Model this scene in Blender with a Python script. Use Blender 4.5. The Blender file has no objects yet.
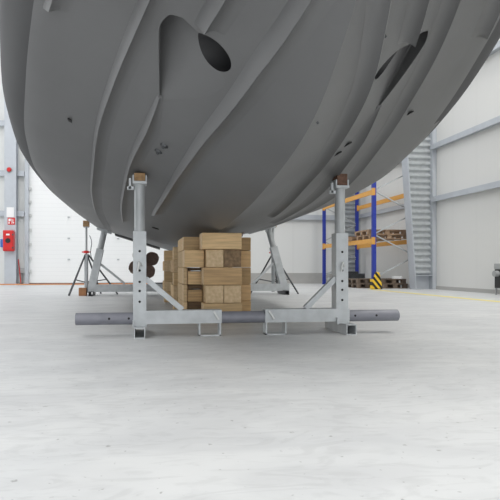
import bpy, bmesh, math, random
from mathutils import Vector, Matrix
random.seed(7)
sc = bpy.context.scene
COL = sc.collection
R = math.radians

# ------------------------------------------------------------------ materials
def mat(name, base, rough=.5, metal=0.0, var=0.0, scale=8.0, bump=0.0, bscale=60.0, second=None, stretch=(1, 1, 1), spec=.5, detail=5):
    m = bpy.data.materials.new(name); m.use_nodes = True
    nt = m.node_tree; b = nt.nodes['Principled BSDF']
    b.inputs['Roughness'].default_value = rough; b.inputs['Metallic'].default_value = metal
    b.inputs['Specular IOR Level'].default_value = spec
    tc = nt.nodes.new('ShaderNodeTexCoord'); mp = nt.nodes.new('ShaderNodeMapping')
    mp.inputs['Scale'].default_value = stretch
    nt.links.new(tc.outputs['Object'], mp.inputs['Vector'])
    n = nt.nodes.new('ShaderNodeTexNoise'); n.inputs['Scale'].default_value = scale; n.inputs['Detail'].default_value = detail
    nt.links.new(mp.outputs['Vector'], n.inputs['Vector'])
    r = nt.nodes.new('ShaderNodeValToRGB')
    r.color_ramp.elements[0].position = .3; r.color_ramp.elements[1].position = .7
    s = second if second else tuple(c * (1 - var) for c in base)
    r.color_ramp.elements[0].color = (*s, 1); r.color_ramp.elements[1].color = (*base, 1)
    nt.links.new(n.outputs['Fac'], r.inputs['Fac']); nt.links.new(r.outputs['Color'], b.inputs['Base Color'])
    if bump:
        n2 = nt.nodes.new('ShaderNodeTexNoise'); n2.inputs['Scale'].default_value = bscale
        nt.links.new(mp.outputs['Vector'], n2.inputs['Vector'])
        bp = nt.nodes.new('ShaderNodeBump'); bp.inputs['Strength'].default_value = bump; bp.inputs['Distance'].default_value = .01
        nt.links.new(n2.outputs['Fac'], bp.inputs['Height']); nt.links.new(bp.outputs['Normal'], b.inputs['Normal'])
    return m

M = {}
M['hull'] = mat('antifouling', (.140, .141, .142), .48, 0, .12, 1.3, .06, 90, spec=.4)
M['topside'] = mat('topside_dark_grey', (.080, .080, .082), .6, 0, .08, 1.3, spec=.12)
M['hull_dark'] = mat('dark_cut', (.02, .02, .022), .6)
M['galv'] = mat('galvanised', (.52, .545, .56), .5, .2, .18, 9, .05, 60)
M['galv_pipe'] = mat('galvanised_pipe', (.48, .50, .51), .5, .2, .25, 14, .05, 60, stretch=(1, 1, .3))
M['pipe_grey'] = mat('grey_painted_pipe', (.23, .235, .27), .5, .1, .15, 10)
M['dark_steel'] = mat('dark_steel', (.10, .105, .11), .5, .5, .2, 10)
M['dark_hole'] = mat('hole_dark', (.015, .015, .015), .8)
M['zinc'] = mat('bright_zinc', (.62, .63, .62), .35, .5, .1, 20)
M['bronze'] = mat('fouled_bronze', (.30, .22, .185), .55, .15, .3, 18)
M['blue'] = mat('blue_paint', (.022, .045, .36), .45, 0, .1, 6)
M['orange'] = mat('orange_paint', (.72, .36, .07), .45, 0, .08, 6)
M['wallcol'] = mat('column_steel', (.50, .53, .57), .5, .25, .08, 4)
M['red'] = mat('red_plastic', (.62, .02, .02), .4, 0, .08, 6)
M['white'] = mat('white_print', (.8, .8, .8), .5)
M['bluebit'] = mat('blue_plastic', (.05, .15, .5), .4)
M['black'] = mat('black_plastic', (.02, .02, .02), .5)
M['yellow'] = mat('yellow_paint', (.80, .70, .22), .5, 0, .1, 8)
M['hose'] = mat('orange_hose', (.65, .28, .12), .6)
M['gasket'] = mat('rubber', (.06, .06, .065), .7)
M['greybox'] = mat('grey_plastic', (.35, .36, .36), .5)
M['palletwood'] = mat('pallet_wood', (.46, .31, .20), .8, 0, .4, 5, .1, 40, stretch=(1, 6, 6))
M['oldpallet'] = mat('old_pallet_wood', (.20, .15, .11), .85, 0, .5, 6, .1, 40)
M['blockwood'] = mat('orange_block_wood', (.42, .20, .09), .7, 0, .3, 8, .1, 30)
M['padwood'] = mat('pad_wood', (.44, .27, .13), .75, 0, .5, 18, .1, 60)
M['brownpad'] = mat('brown_pad_wood', (.19, .10, .065), .75, 0, .6, 20, .1, 60)
M['endgrain'] = mat('end_grain', (.72, .55, .35), .8, 0, .35, 26, .15, 90, second=(.56, .40, .23))
M['endgrain_dark'] = mat('end_grain_dark', (.30, .20, .115), .85, 0, .5, 26, .15, 90)
def vary(m, lo=.72, hi=1.12):
    nt = m.node_tree; b = nt.nodes['Principled BSDF']; src = b.inputs['Base Color'].links[0].from_socket
    oi = nt.nodes.new('ShaderNodeObjectInfo'); mr = nt.nodes.new('ShaderNodeMapRange'); mr.inputs[3].default_value = lo; mr.inputs[4].default_value = hi
    hs = nt.nodes.new('ShaderNodeHueSaturation'); nt.links.new(oi.outputs['Random'], mr.inputs[0]); nt.links.new(mr.outputs[0], hs.inputs['Value'])
    nt.links.new(src, hs.inputs['Color']); nt.links.new(hs.outputs[0], b.inputs['Base Color']); return m
TW = []
for i, (c, v) in enumerate([((.74, .52, .28), .18), ((.68, .45, .23), .22), ((.78, .57, .33), .16), ((.60, .40, .20), .28), ((.22, .14, .075), .4)]):
    TW.append(vary(mat('timber_%d' % i, c, .75, 0, v + .12, 5, .08, 40, stretch=(.6, 5, 9), detail=8)))

def stripes(name, c1, c2, axis, freq, rough=.5, sharp=True):
    m = bpy.data.materials.new(name); m.use_nodes = True
    nt = m.node_tree; b = nt.nodes['Principled BSDF']; b.inputs['Roughness'].default_value = rough
    tc = nt.nodes.new('ShaderNodeTexCoord'); mp = nt.nodes.new('ShaderNodeMapping')
    mp.inputs['Rotation'].default_value = axis
    w = nt.nodes.new('ShaderNodeTexWave'); w.inputs['Scale'].default_value = freq
    r = nt.nodes.new('ShaderNodeValToRGB'); r.color_ramp.interpolation = 'CONSTANT' if sharp else 'LINEAR'
    r.color_ramp.elements[0].color = (*c1, 1); r.color_ramp.elements[1].color = (*c2, 1); r.color_ramp.elements[1].position = .5
    nt.links.new(tc.outputs['Object'], mp.inputs[0]); nt.links.new(mp.outputs[0], w.inputs[0])
    nt.links.new(w.outputs['Fac'], r.inputs[0]); nt.links.new(r.outputs[0], b.inputs['Base Color'])
    return m
M['hazard'] = stripes('hazard_stripes', (.012, .012, .012), (.80, .52, .03), (0, R(40), 0), 2.3)

def concrete():
    m = bpy.data.materials.new('polished_concrete'); m.use_nodes = True
    nt = m.node_tree; N = nt.nodes; L = nt.links; b = N['Principled BSDF']
    tc = N.new('ShaderNodeTexCoord')
    def noise(scale, stretch, detail=6, rot=0, dist=0):
        mp = N.new('ShaderNodeMapping'); mp.inputs['Scale'].default_value = stretch; mp.inputs['Rotation'].default_value = (0, 0, rot)
        L.new(tc.outputs['Object'], mp.inputs[0]); n = N.new('ShaderNodeTexNoise')
        n.inputs['Scale'].default_value = scale; n.inputs['Detail'].default_value = detail; n.inputs['Distortion'].default_value = dist
        L.new(mp.outputs[0], n.inputs['Vector']); return n
    def ramp(src, p0, c0, p1, c1):
        r = N.new('ShaderNodeValToRGB'); r.color_ramp.elements[0].position = p0; r.color_ramp.elements[1].position = p1
        r.color_ramp.elements[0].color = (*c0, 1); r.color_ramp.elements[1].color = (*c1, 1); L.new(src, r.inputs[0]); return r
    def mul(a, bb):
        x = N.new('ShaderNodeMix'); x.data_type = 'RGBA'; x.blend_type = 'MULTIPLY'; x.inputs[0].default_value = 1
        L.new(a, x.inputs[6]); L.new(bb, x.inputs[7]); return x.outputs[2]
    a = ramp(noise(.8, (1, 1.6, 1), 6, .2, .6).outputs['Fac'], .35, (.565, .575, .58), .68, (.63, .637, .635))
    t = ramp(noise(1.6, (.7, 1.7, 1), 9, .5, 1.6).outputs['Fac'], .42, (.92, .92, .925), .58, (1, 1, 1))     # trowel streaks
    s = ramp(noise(30, (1, 1, 1), 2).outputs['Fac'], .25, (.62, .62, .61), .31, (1, 1, 1))                  # specks
    f = ramp(noise(5, (.6, 1.8, 1), 10, -.5, 3.0).outputs['Fac'], .38, (.92, .92, .92), .5, (1, 1, 1))
    c = mul(mul(mul(a.outputs[0], t.outputs[0]), s.outputs[0]), f.outputs[0])
    L.new(c, b.inputs['Base Color']); b.inputs['Roughness'].default_value = .45; b.inputs['Specular IOR Level'].default_value = .35
    return m
M['floor'] = concrete()

def panel(name, base, horiz, freq, amt=.06):
    """sandwich panels: fine profiled lines"""
    m = bpy.data.materials.new(name); m.use_nodes = True
    nt = m.node_tree; b = nt.nodes['Principled BSDF']; b.inputs['Roughness'].default_value = .55
    b.inputs['Specular IOR Level'].default_value = .3
    tc = nt.nodes.new('ShaderNodeTexCoord'); sp = nt.nodes.new('ShaderNodeSeparateXYZ'); nt.links.new(tc.outputs['Object'], sp.inputs[0])
    mu = nt.nodes.new('ShaderNodeMath'); mu.operation = 'MULTIPLY'; mu.inputs[1].default_value = freq
    nt.links.new(sp.outputs[horiz], mu.inputs[0])
    fr = nt.nodes.new('ShaderNodeMath'); fr.operation = 'FRACT'; nt.links.new(mu.outputs[0], fr.inputs[0])
    r = nt.nodes.new('ShaderNodeValToRGB'); e = r.color_ramp.elements
    e[0].position = 0; e[0].color = (*[c * (1 - amt) for c in base], 1); e[1].position = .12; e[1].color = (*base, 1)
    nt.links.new(fr.outputs[0], r.inputs[0]); nt.links.new(r.outputs[0], b.inputs['Base Color'])
    return m
M['wall_white'] = panel('wall_panel_white', (.72, .735, .74), 0, 1.0, .04)
M['wall_grey'] = panel('wall_panel_grey', (.66, .66, .645), 1, 1.0, .02)
M['wall_dim'] = panel('wall_panel_dark_grey', (.22, .225, .23), 1, 1.0, .05)
M['wall_back'] = panel('wall_panel_back', (.70, .71, .70), 0, 1.0, .04)
M['door'] = panel('door_sections', (.84, .85, .85), 2, 6.2, .09)
M['plinth'] = mat('plinth_concrete', (.42, .415, .40), .7, 0, .1, 3)

# ------------------------------------------------------------------ mesh helpers
class MB:
    def __init__(s): s.bm = bmesh.new()
    def box(s, c, d, rot=None, bev=0):
        g = bmesh.ops.create_cube(s.bm, size=1)['verts']
        for v in g: v.co = Vector((v.co.x * d[0], v.co.y * d[1], v.co.z * d[2]))
        if bev:
            es = list({e for v in g for e in v.link_edges})
            g = list({v for f in bmesh.ops.bevel(s.bm, geom=es, offset=bev, segments=2, affect='EDGES', profile=.6)['faces'] for v in f.verts} |
                     {v for v in g if v.is_valid})
        mt = Matrix.Translation(c) @ (rot.to_4x4() if rot else Matrix())
        bmesh.ops.transform(s.bm, matrix=mt, verts=[v for v in g if v.is_valid]); return s
    def bx(s, x0, x1, y0, y1, z0, z1, bev=0):
        return s.box(((x0 + x1) / 2, (y0 + y1) / 2, (z0 + z1) / 2), (abs(x1 - x0), abs(y1 - y0), abs(z1 - z0)), None, bev)
    def bar(s, a, b, w, h, bev=0, up=(0, 1, 0)):
        a, b = Vector(a), Vector(b); z = (b - a).normalized(); u = Vector(up)
        if abs(z.dot(u)) > .98: u = Vector((1, 0, 0))
        x = u.cross(z).normalized(); y = z.cross(x)
        return s.box((a + b) / 2, (w, h, (b - a).length), Matrix((x, y, z)).transposed(), bev)
    def tube(s, a, b, r, r2=None, n=20, caps=True):
        a, b = Vector(a), Vector(b); q = (b - a).to_track_quat('Z', 'Y').to_matrix().to_4x4()
        bmesh.ops.create_cone(s.bm, cap_ends=caps, segments=n, radius1=r, radius2=r if r2 is None else r2, depth=(b - a).length,
                              matrix=Matrix.Translation((a + b) / 2) @ q); return s
    def pipe(s, a, b, ro, ri, n=24):
        """hollow round pipe"""
        a, b = Vector(a), Vector(b); q = (b - a).to_track_quat('Z', 'Y').to_matrix()
        rings = []
        for p, r in ((a, ro), (b, ro), (b, ri), (a, ri)):
            rings.append([s.bm.verts.new(p + q @ Vector((math.cos(t) * r, math.sin(t) * r, 0))) for t in [2 * math.pi * i / n for i in range(n)]])
        for k in range(4):
            A, B = rings[k], rings[(k + 1) % 4]
            for i in range(n): s.bm.faces.new((A[i], A[(i + 1) % n], B[(i + 1) % n], B[i]))
        return s
    def sqtube(s, a, b, w, t=.008, up=(0, 0, 1)):
        """hollow square tube, axis a->b"""
        a, b = Vector(a), Vector(b); z = (b - a).normalized(); u = Vector(up)
        if abs(z.dot(u)) > .98: u = Vector((0, 1, 0))
        x = u.cross(z).normalized(); y = z.cross(x); rings = []
        for p, h in ((a, w / 2), (b, w / 2), (b, w / 2 - t), (a, w / 2 - t)):
            rings.append([s.bm.verts.new(p + x * (h * i) + y * (h * j)) for i, j in ((-1, -1), (1, -1), (1, 1), (-1, 1))])
        for k in range(4):
            A, B = rings[k], rings[(k + 1) % 4]
            for i in range(4): s.bm.faces.new((A[i], A[(i + 1) % 4], B[(i + 1) % 4], B[i]))
        return s
    def poly(s, pts):
        s.bm.faces.new([s.bm.verts.new(p) for p in pts]); return s
    def prism(s, pts, d):
        """closed outline extruded by vector d"""
        d = Vector(d); a = [s.bm.verts.new(p) for p in pts]; b = [s.bm.verts.new(Vector(p) + d) for p in pts]; n = len(pts)
        s.bm.faces.new(a); s.bm.faces.new(b[::-1])
        for i in range(n): s.bm.faces.new((a[i], b[i], b[(i + 1) % n], a[(i + 1) % n]))
        return s
    def path(s, pts, r, n=8):
        for a, b in zip(pts[:-1], pts[1:]): s.tube(a, b, r, None, n)
        for p in pts[1:-1]: bmesh.ops.create_uvsphere(s.bm, u_segments=n, v_segments=6, radius=r, matrix=Matrix.Translation(p))
        return s
    def build(s, name, m, parent=None, smooth=None):
        bmesh.ops.recalc_face_normals(s.bm, faces=s.bm.faces)
        me = bpy.data.meshes.new(name); s.bm.to_mesh(me); s.bm.free()
        for mm in (m if isinstance(m, (list, tuple)) else [m]): me.materials.append(mm)
        o = bpy.data.objects.new(name, me); COL.objects.link(o)
        if parent: o.parent = parent
        if smooth:
            for p in me.polygons: p.use_smooth = True
            me.set_sharp_from_angle(angle=R(smooth))
        return o

def tag(o, label=None, cat=None, group=None, kind=None):
    for k, v in (('label', label), ('category', cat), ('group', group), ('kind', kind)):
        if v: o[k] = v
    return o
def thing(name, loc, label, cat, group=None, rz=0):
    o = bpy.data.objects.new(name, None); COL.objects.link(o); o.empty_display_size = .2
    o.location = loc; o.rotation_euler.z = rz
    return tag(o, label, cat, group)
def copy_tree(o, parent=None):
    c = o.copy(); COL.objects.link(c); c.parent = parent
    for ch in list(o.children): copy_tree(ch, c)
    return c
def struct(name, mb, m, smooth=None): return tag(mb.build(name, m, None, smooth), kind='structure')

# ------------------------------------------------------------------ the hall
BY = 19.5      # back wall
RX = 8.65       # right wall
struct('floor', MB().bx(-14, RX, -8, BY, -.2, 0), M['floor'])
struct('wall_back', MB().bx(-14, -4.28, BY, BY + .15, 0, 12).bx(1.9, RX + .2, BY, BY + .15, 0, 12).bx(-4.28, 1.9, BY, BY + .15, 4.6, 12), M['wall_back'])
struct('wall_right', MB().bx(RX, RX + .15, -8, BY, 0, 12), M['wall_grey'])
struct('wall_left', MB().bx(-14.15, -14, -8, BY, 0, .8).bx(-14.15, -14, -8, BY, 7, 12).bx(-14.15, -14, -8, 8, .8, 7).bx(-14.15, -14, 19, BY, .8, 7), M['wall_dim'])
struct('wall_front', MB().bx(-14, -7, -8.15, -8, 0, 12).bx(7, RX, -8.15, -8, 0, 12).bx(-7, 7, -8.15, -8, 5, 12), M['wall_dim'])
struct('floor_outside', MB().bx(-40, 30, -40, -8, -.2, -.01), M['plinth'])
w = MB().bx(-4.28, 1.9, BY - .02, BY + .06, .02, 4.6)
d1 = struct('door_1', w, M['door'])
g = MB().bx(-4.2, 1.85, BY - .03, BY + .02, 0, .06); tag(g.build('bottom_seal', M['gasket'], d1), 'black rubber bottom seal')
for zz in (.95, 1.75, 2.55, 3.4):
    for xx in (-2.75, -.9, .95): MB().box((xx, BY - .035, zz), (.09, .03, .05)).build('hinge', M['galv'], d1)
fr = MB().bx(-4.34, -4.2, BY - .14, BY, 0, 4.7).bx(1.85, 1.97, BY - .14, BY, 0, 4.7)
struct('trim_1', fr, M['wallcol'])
hh = MB()
for zz in (.5, 1.0, 1.5, 2.05, 2.6, 3.1, 3.6): hh.bx(-4.19, -4.12, BY - .1, BY - .03, zz - .05, zz + .05)
struct('trim_2', hh, M['zinc'])
# girts (rails) on the walls
def girt_back(n, x0, x1, z): struct('trim_%d' % n, MB().bx(x0, x1, BY - .12, BY, z - .07, z + .07).bx(x0, x1, BY - .16, BY - .12, z - .1, z + .1), M['wallcol'])
n = 3
for z in (2.65, 4.15, 6.0):
    girt_back(n, -14, -4.36, z); n += 1
for z in (2.65, 4.6, 6.4):
    girt_back(n, 1.99, RX - .2, z); n += 1
for z in (2.65, 4.2, 6.0):
    struct('trim_%d' % n, MB().bx(RX - .14, RX, -8, 13.85, z - .05, z + .05).bx(RX - .17, RX - .14, -8, 13.85, z - .075, z + .075), M['wallcol']); n += 1
    struct('trim_%d' % n, MB().bx(RX - .14, RX, 14.1, BY - .2, z - .05, z + .05).bx(RX - .17, RX - .14, 14.1, BY - .2, z - .075, z + .075), M['wallcol']); n += 1
struct('baseboard_back', MB().bx(1.99, RX, BY - .06, BY, 0, .42), M['plinth'])
struct('baseboard_right', MB().bx(RX - .02, RX, -8, BY, 0, .1), M['plinth'])

# steel portal columns against the right wall: tapered, corrugated web between two flanges
def web_column(y, x_base, x_top, ztop, label):
    t = thing('steel_column', ((x_base + RX) / 2, y, 0), label, 'column', 'corrugated portal columns on the right wall')
    ox = (x_base + RX) / 2
    xi = lambda z: x_base + (x_top - x_base) * z / ztop - ox
    fo = MB().prism([(xi(0), -.17, 0), (xi(0) + .03, -.17, 0), (xi(ztop) + .03, -.17, ztop), (xi(ztop), -.17, ztop)], (0, .34, 0))
    fo.build('inner_flange', M['wallcol'], t)
    xo = RX - ox
    MB().bx(xo - .13, xo - .005, -.14, .13, 0, ztop).build('outer_flange', M['wallcol'], t)
    wb = MB(); bm = wb.bm; z = .42; rows = []; st = .015; k = 0
    while z <= ztop:
        yy = .035 * max(-1, min(1, 1.7 * math.sin(2 * math.pi * z / .18)))
        rows.append((bm.verts.new((xi(z) + .03, yy, z)), bm.verts.new((xo - .13, yy, z)))); z += st
    for a, b in zip(rows[:-1], rows[1:]): bm.faces.new((a[0], a[1], b[1], b[0]))
    tag(wb.build('corrugated_web', M['galv'], t, 60))
    MB().bx(xi(0) + .03, xo - .13, .05, .062, 0, .41).bx(xi(.42) + .03, xo - .02, -.15, .13, .40, .42).build('base_plate', M['wallcol'], t)
    return t
web_column(13.95, 7.98, 7.3, 9.9, 'grey tapered steel column with corrugated web in front of the rack')
web_column(BY - .35, 7.98, 7.3, 9.9, 'grey steel column with corrugated web in far corner behind the rack')
# column of the back wall
t = thing('steel_column', (-4.80, BY - .3, 0), 'flat grey steel column on the far left wall carrying the red cabinet', 'column')
MB().bx(-.22, .2, -.02, .0, 0, 12).build('front_flange', M['wallcol'], t)
MB().bx(-.02, .02, 0, .27, 0, 12).build('web', M['wallcol'], t)
MB().bx(-.22, .2, .27, .29, 0, 12).build('rear_flange', M['wallcol'], t)
CY = BY - .32
def side(x, w=.2): return x
# red cabinet, signs and beacon on that column
t = thing('extinguisher_cabinet', (-4.83, CY, 1.24), 'red fire extinguisher cabinet with black handle hung on the grey column', 'cabinet')
MB().box((0, -.12, .38), (.37, .24, .76), None, .03).build('body', M['red'], t)
MB().box((0, -.25, .38), (.32, .02, .68), None, .008).build('door', M['red'], t)
p = MB().tube((0, -.265, .38), (0, -.275, .38), .09, None, 20).box((.02, -.28, .38), (.16, .02, .04), Matrix.Rotation(.5, 3, 'Y')); tag(p.build('handle', M['black'], t), 'black door handle')
tag(MB().box((0, -.262, .6), (.12, .006, .06)).build('sticker', M['white'], t), 'small white sticker')
for zz in (.12, .6): MB().box((.17, -.265, zz), (.05, .03, .06)).build('hinge', M['dark_steel'], t)
t = thing('safety_sign', (-4.77, CY, 2.22), 'small red and white fire equipment sign above the red cabinet', 'sign')
tag(MB().bx(-.13, .13, -.012, 0, 0, .26).build('plate', M['red'], t))
sg = MB().bx(-.1, -.02, -.016, -.012, .13, .22).bx(-.10, -.06, -.016, -.012, .03, .11).bx(.01, .03, -.016, -.012, .03, .22).bx(.05, .10, -.016, -.012, .05, .09).bx(.05, .07, -.016, -.012, .09, .2)
tag(sg.build('pictogram', M['white'], t), 'white pictogram')
t = tag(MB().bx(-4.94, -4.68, CY - .01, CY, 2.5, 2.86).build('notice_plate', M['white']), 'plain white notice plate above the small red sign', 'sign')
t = thing('alarm_beacon', (-4.84, CY, 4.24), 'round red alarm beacon high on the grey column', 'alarm')
MB().tube((0, 0, 0), (0, -.05, 0), .10, None, 24).build('base', M['greybox'], t)
MB().tube((0, -.05, 0), (0, -.12, 0), .085, .06, 24).build('lens', M['red'], t)
t = tag(MB().box((-5.16, BY - .05, 1.55), (.14, .1, .3), None, .015).build('hose_reel_handle', M['bluebit']), 'blue plastic box on far wall left of the red cabinet', 'box')
t = thing('broom', (-4.54, BY - .2, 0), 'red broom handle leaning by the base of the grey column', 'broom')
MB().tube((.08, .0, .05), (-.04, .1, .95), .018, None, 10).build('handle', M['red'], t)
MB().box((.08, 0, .035), (.12, .07, .07)).build('brush_head', M['dark_steel'], t)
t = thing('junction_box', (-4.44, BY, .42), 'small grey junction box on the wall beside the roller door frame', 'box')
MB().box((0, -.06, .1), (.22, .12, .2), None, .01).build('body', M['greybox'], t)
MB().tube((0, -.05, 0), (0, -.05, -.4), .02, None, 8).build('conduit', M['greybox'], t)
MB().tube((-5.4, BY - .1, 0), (-5.4, BY - .1, .6), .02)
hp = [(-7 + .35 * i, BY - .42 + .05 * math.sin(i * 1.3), .022) for i in range(22)]
tag(MB().path(hp, .022).build('orange_hose', M['hose']), 'thin orange hose lying along the far left wall', 'hose')

# floor markings
tag(MB().bx(6.58, 6.80, -2, 14, 0, .003).build('floor_line', M['yellow']), 'thin yellow line painted on the floor along the right wall', 'floor marking')

# ------------------------------------------------------------------ pallet rack
FX, BX, NY, FY = 6.95, 8.27, 14.3, 18.45
rk = thing('pallet_rack', (FX, NY, 0), 'blue and orange pallet rack standing along the right wall', 'rack')
RH = 5.2
for yy in (0, FY - NY):
    for xx in (0, BX - FX):
        u = MB().box((xx, yy, RH / 2), (.11, .02, RH)).box((xx - .045, yy + .045, RH / 2), (.02, .09, RH)).box((xx + .045, yy + .045, RH / 2), (.02, .09, RH)).box((xx, yy, .01), (.16, .16, .02))
        u = u.build('upright', M['blue'], rk)
    z = .35; k = 0; W = BX - FX
    while z < RH - .7:
        a, b = ((.03, yy + .04, z), (W - .03, yy + .04, z + .62)) if k % 2 == 0 else ((W - .03, yy + .04, z), (.03, yy + .04, z + .62))
        MB().bar(a, b, .035, .035).build('brace', M['galv'], rk); z += .66; k += 1
L = FY - NY
for zz in (1.45, 2.93):
    for xx in (-.02, W + .02):
        b = MB().bx(xx - .025, xx + .025, .05, L - .02, zz - .07, zz + .07).build('beam', M['orange'], rk)
        MB().bx(xx - .045, xx + .035, -.03, .07, zz - .11, zz + .11).build('end_connector', M['orange'], b)
        MB().bx(xx - .045, xx + .035, L - .05, L + .05, zz - .11, zz + .11).build('end_connector', M['orange'], b)
# upright protector
t = thing('rack_protector', (6.93, 14.16, 0), 'black and yellow striped guard at the foot of the near blue upright', 'guard')
MB().prism([(-.14, -.07, 0), (.16, -.07, 0), (.14, -.07, .2), (.07, -.07, .5), (-.04, -.07, .52), (-.12, -.07, .3)], (0, .03, 0)).bx(-.14, -.11, -.05, .1, 0, .30).build('shield', M['hazard'], t)
MB().bx(-.15, .17, -.07, .0, 0, .015).build('foot_plate', M['dark_steel'], t)

def make_pallet(name, loc, label, wood, group, rz=0, w=1.2, d=.8):
    t = thing(name, loc, label, 'pallet', group, rz)
    for j in range(5): MB().bx(-w / 2, w / 2, -d / 2 + j * (d - .12) / 4, -d / 2 + j * (d - .12) / 4 + .12, .122, .144).build('deck_board', wood, t)
    for i in (-1, 0, 1): MB().bx(i * (w / 2 - .07) - .07, i * (w / 2 - .07) + .07, -d / 2, d / 2, .1, .122).build('stringer_board', wood, t)
    for j in (-1, 0, 1):
        for i in (-1, 0, 1): MB().box((i * (w / 2 - .07), j * (d / 2 - .06), .061), (.14, .1, .078)).build('block', wood, t)
        MB().bx(-w / 2, w / 2, j * (d / 2 - .06) - .05, j * (d / 2 - .06) + .05, 0, .022).build('bottom_board', wood, t)
    return t
PG = 'pallets lying on the rack and below it'
def pal(src, loc, label, rz=0):
    c = copy_tree(src); c.location = loc; c.rotation_euler.z = rz; c['label'] = label; return c
pa = make_pallet('pallet', (7.54, 15.0, 1.522), 'brown wooden pallet on the lower orange beams nearest the near upright, lower of two', M['palletwood'], PG, R(0), 1.25, 1.0)
pal(pa, (7.50, 15.05, 1.668), 'brown wooden pallet lying topmost on the lower orange beams beside the near upright')
pal(pa, (7.40, 16.3, 1.522), 'brown wooden pallet on the lower orange beams farther back behind the first stack')
po = make_pallet('pallet', (7.73, 15.0, 0), 'dark old pallet on the floor inside the rack, bottom of its pile', M['oldpallet'], PG, 0, .8, 1.0)
pal(po, (7.71, 15.05, .146), 'dark old pallet topmost of the pile on the floor beside the striped guard')
pal(po, (6.96, 15.2, 0), 'dark pallet on the floor left of the striped guard, bottom of its pile').scale = (.8, .8, 1)
pal(po, (6.94, 15.2, .146), 'dark pallet on the floor left of the striped guard, topmost of its pile').scale = (.8, .8, 1)
t = thing('white_label', (7.85, 14.53, .292), 'white paper packet lying on the dark pallet pile under the rack', 'packet')
MB().bx(-.12, .12, 0, .2, 0, .08, .01).build('wrapper', M['white'], t)
# low steel trolley parked at the back
t = thing('steel_trolley', (7.45, 17.4, 0), 'low grey steel trolley parked at the far end of the rack', 'trolley')
MB().bx(-.65, .65, -.4, .4, .18, .26).build('bed', M['galv'], t)
MB().bar((-.6, -.36, .24), (-.6, -.36, .45), .05, .05).bar((-.6, .36, .24), (-.6, .36, .45), .05, .05).bar((-.6, -.38, .44), (-.6, .38, .44), .05, .05).build('push_bar', M['galv'], t)
MB().bx(-.3, .5, -.3, .3, .26, .42).bx(-.1, .3, -.2, .2, .42, .5).build('load', M['dark_steel'], t)
for i in (-1, 1):
    for j in (-1, 1): MB().tube((i * .5, j * .33 - .03, .09), (i * .5, j * .33 + .03, .09), .09, None, 16).build('wheel', M['black'], t)
# equipment by the right wall
t = thing('power_cabinet', (8.35, 10.72, 0), 'black cabinet with grey top on thin legs against the right wall', 'cabinet')
MB().bx(-.02, .26, -.32, .22, .16, .60).build('body', M['black'], t)
MB().bx(-.03, .28, -.34, .24, .60, .74, .02).build('top', M['greybox'], t)
for a, b in ((0, -.3), (.24, -.3), (0, .2), (.24, .2)): MB().bx(a - .015, a + .015, b - .015, b + .015, 0, .17).build('leg', M['greybox'], t)
tag(MB().tube((-.03, .1, .5), (-.13, .1, .5), .07, None, 18).build('socket', M['greybox'], t), 'round grey power socket')

# ------------------------------------------------------------------ the boat
def interp(pts):
    n = len(pts); xs = [p[0] for p in pts]; ys = [p[1] for p in pts]
    d = [(ys[i + 1] - ys[i]) / (xs[i + 1] - xs[i]) for i in range(n - 1)]
    m = [d[0]] + [0 if d[i - 1] * d[i] <= 0 else 2 * d[i - 1] * d[i] / (d[i - 1] + d[i]) for i in range(1, n - 1)] + [d[-1]]
    def f(x):
        if x <= xs[0]: return ys[0] + m[0] * (x - xs[0])
        if x >= xs[-1]: return ys[-1] + m[-1] * (x - xs[-1])
        i = 0
        while x > xs[i + 1]: i += 1
        h = xs[i + 1] - xs[i]; t = (x - xs[i]) / h
        return (2 * t**3 - 3 * t**2 + 1) * ys[i] + (t**3 - 2 * t**2 + t) * h * m[i] + (-2 * t**3 + 3 * t**2) * ys[i + 1] + (t**3 - t**2) * h * m[i + 1]
    return f
KX = .895            # boat centre line
keel = interp([(.6, 4.0), (1.0, 3.3), (1.6, 2.3), (2.0, 1.78), (2.17, 1.64), (2.4, 1.49), (2.7, 1.375), (3.25, 1.27), (4.1, 1.165), (5.4, 1.085), (6.5, 1.05), (8, 1.01), (12.6, .98)])
cb = interp([(1.0, .15), (1.5, .62), (2, 1.02), (2.5, 1.34), (3, 1.62), (3.5, 1.80), (4.1, 1.98), (5, 2.20), (6, 2.30), (8, 2.33), (12.6, 2.30)])
cz = interp([(.6, 4.05), (1, 3.4), (1.5, 2.98), (2, 2.75), (3, 2.42), (4.1, 2.14), (5.05, 1.92), (5.9, 1.77), (7.4, 1.68), (10, 1.66), (12.6, 1.68)])
SHEER = interp([(.6, 4.7), (3, 4.4), (6, 4.2), (12.6, 4.0)])
fl = interp([(.6, .45), (2, .30), (3.5, .09), (6, .06), (12.6, .06)])     # flare of the topsides
hump = interp([(.6, 0), (3.5, .0), (4.7, .045), (6, .04), (12.6, .02)])
hump2 = interp([(.6, .02), (2, .05), (3.4, .09), (4.2, .05), (5.2, 0), (12.6, 0)])
def hull_z(Y, u):
    s = u / cb(Y); return keel(Y) + (cz(Y) - keel(Y)) * s + hump(Y) * 4 * s * (1 - s) + hump2(Y) * 6.75 * s * s * (1 - s)
def section(Y, n1=44, n2=16):
    """points from keel to sheer on one side, (u, z)"""
    k, b, c, s, f = keel(Y), cb(Y), cz(Y), SHEER(Y), fl(Y)
    r = .82
    pts = [(b * r * i / n1, hull_z(Y, b * r * i / n1)) for i in range(n1)]
    p0 = Vector((b * r, hull_z(Y, b * r))); p1 = Vector((b, c)); p2 = Vector((b + f * .2, c + (s - c) * .2)); q = Vector((b + f, s))
    for i in range(11):
        t = i / 10; v = p0 * (1 - t)**2 + p1 * 2 * t * (1 - t) + p2 * t * t; pts.append((v.x, v.y))
    for i in range(1, n2 + 1): v = p2.lerp(q, i / n2); pts.append((v.x, v.y))
    return pts
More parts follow.
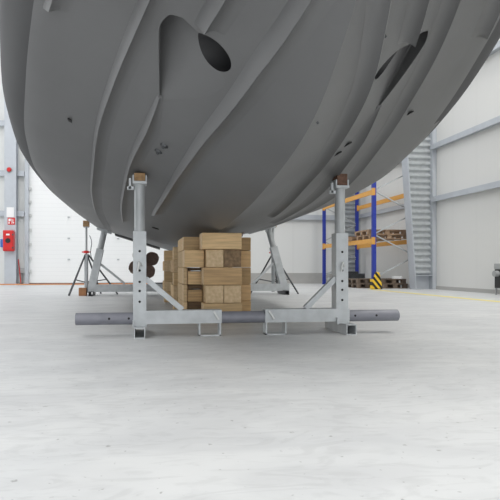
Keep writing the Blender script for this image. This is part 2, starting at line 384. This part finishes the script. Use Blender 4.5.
ys = [.62 + .06 * i for i in range(24)] + [2.06 + .035 * i for i in range(54)] + [3.95 + .12 * i for i in range(34)] + [8.03 + .35 * i for i in range(13)] + [12.6]
boat = thing('motor_yacht', (KX, 7, 0), 'dark grey hull of a large motor yacht resting on cradles and timber stacks', 'boat')
hb = MB(); bm = hb.bm; secs = []
wide = interp([(.6, .08), (4, .07), (5.4, -.05), (7, -.05), (9.5, 0), (12.6, 0)])       # starboard topside as photographed
for Y in ys:
    P = section(Y)
    Q = [(u + wide(Y) * max(0, min(1, (u / cb(Y) - .82) / .16)), z) for u, z in P]
    row = [bm.verts.new((-u, Y - 7, z)) for u, z in reversed(P[1:])] + [bm.verts.new((u, Y - 7, z)) for u, z in Q]
    secs.append(row)
for A, B in zip(secs[:-1], secs[1:]):
    for i in range(len(A) - 1): bm.faces.new((A[i], B[i], B[i + 1], A[i + 1]))
    bm.faces.new((A[-1], B[-1], B[0], A[0]))                            # deck
bm.faces.new(secs[0]); bm.faces.new(secs[-1][::-1])
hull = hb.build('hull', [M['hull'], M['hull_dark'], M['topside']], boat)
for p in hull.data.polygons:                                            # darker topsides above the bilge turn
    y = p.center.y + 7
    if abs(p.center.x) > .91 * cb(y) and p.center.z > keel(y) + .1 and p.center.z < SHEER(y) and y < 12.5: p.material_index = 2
# bow thruster tunnel and the two fairing scoops behind it
TY, TZ, TR = 2.71, 1.825, .095
def cutter(fn, mat_i):
    c = MB(); fn(c); o = c.build('cutter', [M['hull'], M['hull_dark']])
    for p in o.data.polygons: p.material_index = mat_i
    o.location = boat.location; return o
def scoop(sx):
    uo = interp([(2.66, .68), (2.71, .75), (2.85, .80), (3.1, .79), (3.40, .775)]); ui = interp([(2.66, .58), (2.70, .52), (2.80, .43), (2.92, .46), (3.40, .765)])
    dp = interp([(2.66, .09), (2.71, .14), (2.82, .15), (3.1, .09), (3.40, .004)])
    prof = [(0, 0), (.12, .05), (.25, .17), (.4, .38), (.55, .62), (.7, .84), (.82, .95), (.9, 1), (.97, 1.02), (.995, .95)]
    def f(c):
        bm = c.bm; rows = []
        for i in range(49):
            Y = 2.66 + .74 * i / 48; a, b = ui(Y), uo(Y); row = []
            for q, h in prof: row.append(bm.verts.new((sx * (a + (b - a) * q), Y - 7, hull_z(Y, a + (b - a) * q) + dp(Y) * h + .001)))
            for q in (1.0, .5, 0.0): row.append(bm.verts.new((sx * (a + (b - a) * q), Y - 7, hull_z(Y, a + (b - a) * q) - .06)))
            rows.append(row)
        n = len(rows[0])
        for A, B in zip(rows[:-1], rows[1:]):
            for i in range(n): bm.faces.new((A[i], A[(i + 1) % n], B[(i + 1) % n], B[i]))
        bm.faces.new(rows[0]); bm.faces.new(rows[-1][::-1])
    return f
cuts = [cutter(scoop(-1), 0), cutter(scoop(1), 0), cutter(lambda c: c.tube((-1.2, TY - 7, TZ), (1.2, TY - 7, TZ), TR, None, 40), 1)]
bpy.context.view_layer.update()
for c in cuts:
    md = hull.modifiers.new('cut', 'BOOLEAN'); md.operation = 'DIFFERENCE'; md.object = c; md.solver = 'EXACT'
bpy.context.view_layer.update()
dg = bpy.context.evaluated_depsgraph_get()
me = bpy.data.meshes.new_from_object(hull.evaluated_get(dg)); hull.modifiers.clear(); hull.data = me
for c in cuts: bpy.data.objects.remove(c)
for p in me.polygons: p.use_smooth = True
me.set_sharp_from_angle(angle=R(22))

ss = MB()
ss.prism([(-1.9, -3.2, 3.8), (1.9, -3.2, 3.8), (1.7, -1.2, 5.6), (-1.7, -1.2, 5.6)], (0, .0, .0)) if 0 else None
ss.prism([(-1.95, -3.4, 3.85), (-1.95, 5.2, 3.85), (-1.95, 4.2, 6.2), (-1.95, -1.0, 6.2)], (3.9, 0, 0))
ss.build('deckhouse', M['white'], boat)
# spray rails
def rail(pts, y0, y1, sx, w=.115, taper=.35):
    f = interp(pts); r = MB(); bm = r.bm; rows = []; n = max(12, int((y1 - y0) / .07))
    for i in range(n + 1):
        Y = y0 + (y1 - y0) * i / n; u = f(Y)
        k = min(1, (y1 - Y) / taper) if y1 < 11 else 1
        if y0 > 3: k = min(k, .1 + (Y - y0) / .5)
        ww = w * max(.05, k) ** .7
        zi, zo = hull_z(Y, u - ww), hull_z(Y, u); D = zo - zi + .012 * min(1, ww / .08)
        prof = [(u - ww * 1.05, zi + .02)] + [(u - ww * (1 - q), zi + (zo - zi) * q - D * q ** 1.8 - .001) for q in (0, .2, .4, .6, .8, .93)] + [(u, zi + .25 * (zo - zi) - .010 * min(1, ww / .08)), (u + .010, zo - .35 * (zo - zi)), (u + .012, zo + .03)]
        rows.append([bm.verts.new((sx * a, Y - 7, z)) for a, z in prof])
    for A, B in zip(rows[:-1], rows[1:]):
        for i in range(len(A)): bm.faces.new((A[i], A[(i + 1) % len(A)], B[(i + 1) % len(A)], B[i]))
    bm.faces.new(rows[0]); bm.faces.new(rows[-1][::-1])
    return r.build('spray_rail', M['hull'], boat, 42)
R1 = [(1.7, .07), (2.2, .23), (2.5, .32), (3, .42), (3.4, .49), (4, .57), (5, .67), (5.7, .73), (6.4, .77)]
R2 = [(1.6, .28), (2.2, .47), (2.6, .60), (3.4, .79), (4.1, .93), (4.7, 1.025), (5.5, 1.10), (6.35, 1.155), (8.1, 1.215)]
R3 = [(1.6, .45), (2.2, .71), (2.85, .93), (3.4, 1.08), (4.2, 1.26), (5.1, 1.385), (5.9, 1.475), (8.45, 1.63), (12.3, 1.74)]
R4 = [(1.6, .74), (2.2, 1.06), (2.6, 1.25), (3.24, 1.50)]
for sx in (-1, 1):
    rail(R1, 1.75, 6.4, sx); rail(R2, 1.7, 2.62, sx, .115, .02); rail(R4, 1.7, 3.24, sx, .13, .06); rail(R2, 3.36, 8.1, sx); rail(R3, 1.7, 12.3, sx)
# through-hull fittings
def fitting(Y, u, r, m='dark_hole', star=False, slot=None):
    z = hull_z(Y, abs(u)); sl = (cz(Y) - keel(Y)) / cb(Y); nrm = Vector((math.copysign(sl, u), 0, -1)).normalized()
    p = Vector((u, Y - 7, z)); f = MB()
    if slot: f.box(p, (slot[0], slot[1], .012), Matrix.Rotation(-math.copysign(math.atan(sl), u), 3, 'Y') @ Matrix.Rotation(.0, 3, 'Z'))
    else:
        f.tube(p - nrm * .01, p + nrm * .012, r * 1.25, r, 12 if not star else 6)
        if star: f.tube(p, p + nrm * .03, r * .5, r * .35, 8)
    f.build('through_hull_fitting', M[m], boat)
fitting(4.09, -.76, .03, 'dark_steel', True); fitting(3.93, -.72, .03, 'dark_steel', True)
fitting(4.36, -1.5, 0, 'dark_hole', False, (.03, .10)); 
fitting(3.85, .74, 0, 'dark_hole', False, (.035, .13)); fitting(3.98, .71, 0, 'dark_hole', False, (.035, .13)); fitting(3.95, 1.33, 0, 'dark_hole', False, (.03, .10))
fitting(2.35, .30, .006, 'dark_steel'); fitting(2.05, .12, .007, 'dark_steel'); fitting(2.62, .05, .006, 'dark_steel'); fitting(7.6, -.7, .05, 'dark_hole')
# trim tabs, shafts and propellers at the stern
for sx in (-1, 1):
    Y = 12.6; a, b = .5, 1.62
    MB().prism([(sx * a, Y - 7, hull_z(Y, a) - .045), (sx * b, Y - 7, hull_z(Y, b) - .045), (sx * b, Y - 7, hull_z(Y, b) + .01), (sx * a, Y - 7, hull_z(Y, a) + .01)], (0, .35, 0)).build('trim_tab', M['hull'], boat)
    px, pz, py = sx * .90, .745, 11.35 - 7
    MB().tube((px, py + .1, pz), (px, py - 2.6, 1.33), .028, None, 12).build('propeller_shaft', M['bronze'], boat)
    MB().bar((px, py - .18, pz + .03), (px + sx * .02, py - .3, hull_z(py + 7, .90) + .05), .035, .09).build('shaft_strut', M['bronze'], boat)
    pr = MB().tube((px, py + .16, pz), (px, py - .1, pz), .045, .07, 20).build('propeller', M['bronze'], boat, 40)
    for k in range(4):
        a = k * math.pi / 2 + .5; bl = MB(); bm = bl.bm; grid = []
        for i in range(9):
            t = i / 8; rr = .05 + .32 * t; wd = .02 + .155 * math.sin(math.pi * min(1, t * .86 + .1)) ** .8
            tw = R(62 - 34 * t); row = []
            for j in range(7):
                s = (j / 6 - .5) * 2 * wd
                ca, cy = s * math.cos(R(90) - tw) if False else s * math.cos(tw * .55), s * math.sin(tw * .55)
                ang = a + math.atan2(ca, rr)
                rad = math.hypot(ca, rr) * (1 if t < .9 else .985)
                row.append(bm.verts.new((px + math.cos(ang) * min(rad, .385), py + cy * .6, pz + math.sin(ang) * min(rad, .385))))
            grid.append(row)
        for A, B in zip(grid[:-1], grid[1:]):
            for j in range(6): bm.faces.new((A[j], A[j + 1], B[j + 1], B[j]))
        bmesh.ops.solidify(bm, geom=bm.faces[:], thickness=.012)
        bl.build('blade', M['bronze'], pr, 40)

swing = interp([(.6, 0), (5.5, 0), (12, .055), (13, .06)])             # the stern sits a little to starboard
for o in boat.children_recursive:
    if o.type == 'MESH':
        for v in o.data.vertices: v.co.x += swing(v.co.y + 7)

# ------------------------------------------------------------------ front cradle
def side_z(Y, u):
    P = section(Y)
    for (a, b), (c, d) in zip(P[:-1], P[1:]):
        if a <= u <= c: return b + (d - b) * (u - a) / max(1e-6, c - a)
    return P[54][1]
def saddle(parent, x, y, z, tilt=0):
    s = MB().box((x, y, z - .012), (.13, .15, .024)).box((x - .06, y, z + .02), (.012, .13, .075)).box((x + .06, y, z + .02), (.012, .13, .075)).box((x - .085, y - .02, z - .06), (.06, .03, .03)).box((x - .09, y - .02, z - .02), (.02, .03, .1))
    return s.build('saddle', M['galv'], parent)
BYc = 4.745
cr = thing('boat_cradle', (.965, BYc, 0), 'near galvanised boat cradle with grey pipe beam under the bow', 'cradle')
ox, oy = .965, BYc
def cx(v): return v - ox
for x0, x1 in ((-.081, .752), (1.175, 2.02)):
    MB().sqtube((cx(x0), 0, .183), (cx(x1), 0, .183), .125).build('beam_sleeve', M['galv'], cr)
for x0, x1, hs in ((-.607, -.075, (-.3, -.12)), (.745, 1.18, ()), (2.015, 2.545, (2.08, 2.3))):
    pp = MB().pipe((cx(x0), 0, .17), (cx(x1), 0, .17), .057, .047, 28).build('beam_pipe', M['pipe_grey'], cr, 40)
    tag(pp, 'grey round beam pipe')
    if hs:
        for xx in hs: MB().tube((cx(xx), -.0585, .175), (cx(xx), -.05, .175), .011, None, 12).build('pin_hole', M['dark_hole'], pp)
for k, px in enumerate((-.02, 1.945)):
    x = cx(px); s = 1 if k == 0 else -1
    po_ = MB().sqtube((x, 0, .245), (x, 0, .985), .122).build('post', M['galv'], cr)
    for zz in (.33, .43, .515, .62, .80): MB().tube((x, -.0625, zz), (x, -.055, zz), .012, None, 12).build('pin_hole', M['dark_hole'], po_)
    MB().tube((x + .02, -.06, .66), (x - .005, -.09, .70), .009, None, 8).tube((x - .005, -.09, .70), (x - .02, -.085, .61), .009, None, 8).build('locking_pin', M['zinc'], cr)
    MB().pipe((x, 0, .9), (x, 0, 1.43), .05, .042, 28).build('post_pipe', M['galv_pipe'], cr, 40)
    saddle(cr, x, 0, 1.45)
    fx = x + (.055 if k else 0)
    ff = MB().sqtube((fx, -.155, .05), (fx, .42, .05), .1).build('foot', M['galv'], cr)
    MB().bx(x - .055, x + .055, -.06, .06, .1, .122).bx(x - .065, x - .053, -.1, .1, .095, .16).bx(x + .053, x + .065, -.06, .1, .095, .13).build('foot_bracket', M['galv'], cr)
    e = x + s * (.40 if k == 0 else .36)
    MB().bar((x + s * .055, -.02, .545), (e, -.02, .25), .05, .05).build('brace', M['galv'], cr)
for x0, x1 in ((.535, .745), (1.18, 1.385)):
    u = MB().bx(cx(x0), cx(x0) + .014, -.06, .06, 0, .121).bx(cx(x1) - .014, cx(x1), -.06, .06, 0, .121).bx(cx(x0), cx(x1), -.06, .06, 0, .012)
    u.build('fork_pocket', M['galv'], cr)
for xx in (.70, 1.235):
    MB().tube((cx(xx) - .02, -.07, .225), (cx(xx) + .02, -.08, .155), .011, None, 10).tube((cx(xx) - .02, -.06, .225), (cx(xx) - .02, -.08, .225), .011, None, 10).build('locking_pin', M['zinc'], cr)
def pad(x, y, z0, dims, m, label, rz=0):
    return tag(MB().box((x, y, z0 + dims[2] / 2), dims, Matrix.Rotation(rz, 3, 'Z'), .006).build('wood_pad', m), label, 'wood block')
pad(-.02, BYc, 1.452, (.1, .13, hull_z(BYc - .07, .86) - 1.458), M['padwood'], 'light wood block on top of the near left cradle post under the hull')
pad(1.945, BYc, 1.452, (.105, .13, hull_z(BYc - .07, .98) - 1.472), M['brownpad'], 'dark brown wood block on top of the near right cradle post under the hull')

# ------------------------------------------------------------------ rear cradle
YR = 11.75
cr2 = thing('boat_cradle', (.95, YR, 0), 'far galvanised boat cradle with leaning posts under the stern', 'cradle')
for x0, x1 in ((-1.22, .7), (1.2, 3.52)): MB().sqtube((x0 - .95, 0, .17), (x1 - .95, 0, .17), .17).build('beam_sleeve', M['galv'], cr2)
MB().pipe((.65 - .95, 0, .17), (1.25 - .95, 0, .17), .07, .06).build('beam_pipe', M['pipe_grey'], cr2)
for s, xb, xt in ((-1, -1.14, -.86), (1, 3.4, 3.02)):
    a = Vector((xb - .95, 0, .2)); b = Vector((xt - .95, 0, side_z(YR, abs(xt - KX - .05)) - .055)); c = a.lerp(b, .68)
    MB().sqtube(a, c, .165, .01, (0, 1, 0)).build('post', M['galv'], cr2)
    MB().pipe(a.lerp(b, .6), b, .07, .06).build('post_pipe', M['galv_pipe'], cr2, 40)
    MB().box(b + Vector((0, 0, .01)), (.34, .18, .05), Matrix.Rotation(-s * .30, 3, 'Y')).box(b + Vector((0, 0, -.04)), (.12, .12, .08)).build('saddle', M['galv'], cr2)
    MB().sqtube((xb - .95, -.3, .05), (xb - .95, .35, .05), .1).build('foot', M['dark_steel'], cr2)
    e = xb - .95 - s * .75
    MB().bar((a + (b - a) * .42) + Vector((-s * .06, 0, 0)), (e, 0, .27), .05, .05).build('brace', M['galv'], cr2)
    MB().bx(xb - .95 - .05, xb - .95 + .05, -.05, .05, .09, .1).build('foot_bracket', M['galv'], cr2)
tag(MB().box((-1.34, YR - .02, .09), (.17, .2, .18), None, .006).build('wood_block', M['blockwood']), 'orange brown wood block on the floor at the left end of the far cradle', 'wood block')

# tripod jack stands beside the rear cradle
def jack(x, y, ztop, label, spread):
    ztop = side_z(y - .07, abs(x - KX - .05) - .07) - .004
    t = thing('jack_stand', (x, y, 0), label, 'boat stand', 'tripod stands beside the far cradle')
    MB().tube((0, 0, .05), (0, 0, .95), .045, None, 16).build('stand_tube', M['galv'], t)
    MB().tube((0, 0, .9), (0, 0, ztop - .14), .025, None, 12).build('screw', M['galv_pipe'], t)
    MB().box((0, 0, ztop - .13), (.12, .12, .02)).build('top_plate', M['galv'], t)
    tag(MB().tube((0, 0, .98), (0, 0, 1.04), .06, None, 16).box((0, 0, 1.01), (.2, .03, .03)).build('screw_nut', M['red'], t), 'red screw nut')
    for ang, rr in spread:
        ex, ey = math.cos(R(ang)) * rr, math.sin(R(ang)) * rr
        MB().tube((ex * .06, ey * .06, .95), (ex, ey, .0), .02, None, 10).build('leg', M['dark_steel'], t)
        MB().tube((ex * .06, ey * .06, .3), (ex * .62, ey * .62, .36), .012, None, 8).build('strut', M['dark_steel'], t)
    pad(x, y, ztop - .12, (.14, .14, .14), M['padwood'], 'small wood block on top of ' + ('left' if x < 0 else 'right') + ' tripod stand under the stern')
    return t
jack(-1.30, 12.05, 1.745, 'tripod boat stand left of the far cradle, nearest the white door', ((205, .42), (226, .5), (15, .75), (60, .6)))
jack(3.22, 12.05, 1.73, 'tripod boat stand right of the far cradle beyond the timber stack', ((187, .6), (335, .62), (60, .5)))
tag(MB().path([(-1.22 + .03 * math.sin(i * 1.1) + .012 * i, 12.02, 1.4 - i * .1) for i in range(7)], .008).build('rope', M['dark_steel']), 'thin dark cord hanging beside the left tripod stand', 'rope')

# ------------------------------------------------------------------ timber stacks
def timber(x0, x1, y0, y1, z0, z1, label, group, along='x', m=None, endm=None, name='timber_block'):
    e = .003
    w, d, h = x1 - x0 - e, y1 - y0 - e, z1 - z0 - .003
    b = MB(); b.box((0, 0, 0), (w, d, h), None, .011)
    o = b.build(name, [m or random.choice(TW[:4]), endm or M['endgrain']])
    for p in o.data.polygons:
        n_ = p.normal
        if abs(n_.x if along == 'x' else n_.y) > .9: p.material_index = 1
    o.location = ((x0 + x1) / 2, (y0 + y1) / 2, (z0 + z1) / 2)
    return tag(o, label, 'timber block', group)
T = .208; top = 1.052
G1 = 'sawn timbers of the near keel stack'
YF = 5.74                                            # front face of the stack
lev = [top - .195, top - .195 - T, top - .195 - 2 * T, top - .195 - 3 * T, 0.0]
def L_(k): return (lev[k], top if k == 0 else lev[k - 1])
xa, xb_ = .735, 1.155
xm = (xa + xb_) / 2
z0, z1 = L_(0); timber(xa - .05, xb_, YF - .03, YF + .24, z0, z1, 'topmost sawn timber of the near stack, laid crosswise touching the keel', G1, 'x', TW[0])
z0, z1 = L_(1)
timber(xa + .0, xm, YF, YF + .45, z0, z1, 'pale end grain timber left of the dark one in the second row', G1, 'y', TW[1])
timber(xm, xb_, YF, YF + .45, z0, z1, 'dark end grain timber in the second row of the near stack', G1, 'y', TW[3], M['endgrain_dark'])
z0, z1 = L_(2); timber(xa - .03, xb_ + .01, YF, YF + .22, z0, z1, 'long sawn timber with one flat face in the third row of the near stack', G1, 'x', TW[1])
z0, z1 = L_(3)
timber(xa, xm, YF, YF + .45, z0, z1, 'pale end grain timber in the fourth row, left of two', G1, 'y', TW[2])
timber(xm, xb_, YF, YF + .45, z0, z1, 'pale end grain timber in the fourth row, right of two', G1, 'y', TW[2])
z0, z1 = L_(4); timber(xa - .03, xb_ + .01, YF, YF + .24, z0, z1, 'lowest timber of the near stack, behind the grey beam', G1, 'x', TW[0])
# the wider crib right behind: left and right columns
YC = YF + .46; names = ['top', 'second', 'third', 'fourth', 'lowest']
xl, xr = .495, 1.345
for k in range(5):
    z0, z1 = L_(k); z1 -= 0 if k else .03
    nm = names[k]; tw = [TW[0], TW[1], TW[0], TW[3], TW[1]][k]
    if k == 1:
        timber(xl, xa - .003, YF + .12, YC - .03, z0, z1, 'sawn timber jutting left beside the pale end grain in the second row', G1, 'x', TW[0])
    elif k == 0:
        timber(xl, xa + .1, YC - .17, YC - .03, z0, z1, 'upper left cross timber behind the topmost timber of the near stack', G1, 'x', tw)
    else:
        zs = (z0, z0 + .16) if k == 2 else (z0 + 0, z0 + .145)
        timber(xl, xl + .05, YC - .20, YC - .03, z0, z1, 'pale left corner timber in the %s row of the near stack' % nm, G1, 'x', TW[2])
        timber(xl + .053, xa - .004, YC - .19, YC - .03, zs[0], zs[1], 'lower left board recessed in the %s row of the near stack' % nm, G1, 'x', tw)
        timber(xl + .053, xa - .004, YC - .15, YC - .03, zs[1] + .008, z1 - .004, 'upper left recessed board coloured dark like a shaded gap in the %s row of the near stack' % nm, G1, 'x', TW[4])  # dark tone stands in for the shaded gap above the lower board
    timber(xl, xl + .11, YC - .025, YC + .75, z0, z1, 'left edge timber running back in the %s row of the near stack' % nm, G1, 'y', TW[0])
    timber(xb_ + .006 if k else xb_ - .1, xr, YC - .12, YC - .03, z0, z1, 'right hand cross timber in the %s row of the near stack' % nm, G1, 'x', TW[1] if k % 2 else TW[3])
    timber(xr - .13, xr, YC - .025, YC + .75, z0, z1, 'right edge timber running back in the %s row of the near stack' % nm, G1, 'y', TW[2])
# two further stacks under the keel
for (x0, x1, y, tp, nme) in ((.465, 1.3, 7.45, .955, 'middle'), (.41, 1.35, 9.3, .965, 'farthest')):
    G = 'sawn timbers of the %s keel stack' % nme; h = tp / 5
    for k in range(5):
        a, b = tp - (k + 1) * h, tp - k * h
        if k % 2 == 0:
            timber(x0, x1, y, y + .2, a, b, 'front cross timber in the %s row of the %s keel stack' % (names[k], nme), G, 'x')
        else:
            for q, sd in ((x0, 'left'), (x1 - .2, 'right')):
                timber(q, q + .2, y, y + .7, a, b, '%s lengthwise timber in the %s row of the %s keel stack' % (sd, names[k], nme), G, 'y')

# ------------------------------------------------------------------ light
wd = bpy.data.worlds.new('hall_light'); sc.world = wd; wd.use_nodes = True
bg = wd.node_tree.nodes['Background']; bg.inputs[0].default_value = (.97, .985, 1, 1); bg.inputs[1].default_value = 1.5
def lamp(loc, size, power, rot=(0, 0, 0), col=(1, .985, .96)):
    l = bpy.data.lights.new('ceiling_or_opening_light', 'AREA'); l.shape = 'RECTANGLE'; l.size, l.size_y = size; l.energy = power; l.color = col
    o = bpy.data.objects.new('ceiling_or_opening_light', l); COL.objects.link(o); o.location = loc; o.rotation_euler = rot; return o
for x in (-7, 7.0):
    lamp((x, 3.5 if x > 0 else 8, 11), (1.2, 12 if x > 0 else 18), 700 if x > 0 else 420, (0, 0, 0), (1, .97, .91) if x > 0 else (1, 1, 1))
lamp((-3, -3, 11), (10, 3), 620)
lamp((-2, -7.9, 2.6), (14, 4.6), 330, (R(90), 0, 0), (.96, .985, 1))  # area light added in the unseen front opening, standing in for daylight
lamp((-13.95, 13.5, 3.9), (6, 10), 280, (0, R(-90), 0), (.95, .98, 1))  # unseen area light added at the left wall opening to act as window daylight

cam = bpy.data.cameras.new('camera'); co = bpy.data.objects.new('camera', cam); COL.objects.link(co); sc.camera = co
co.location = (0, 0, .65); co.rotation_euler = (R(90), 0, R(-7.2))
cam.sensor_width = 36; cam.lens = 36.0; cam.shift_x = (250 - 205) / 500; cam.shift_y = (267.3 - 250) / 500
sc.view_settings.view_transform = 'Standard'; sc.view_settings.look = 'None'; sc.view_settings.gamma = 1; sc.view_settings.use_curve_mapping = False
sc.view_settings.exposure = 0
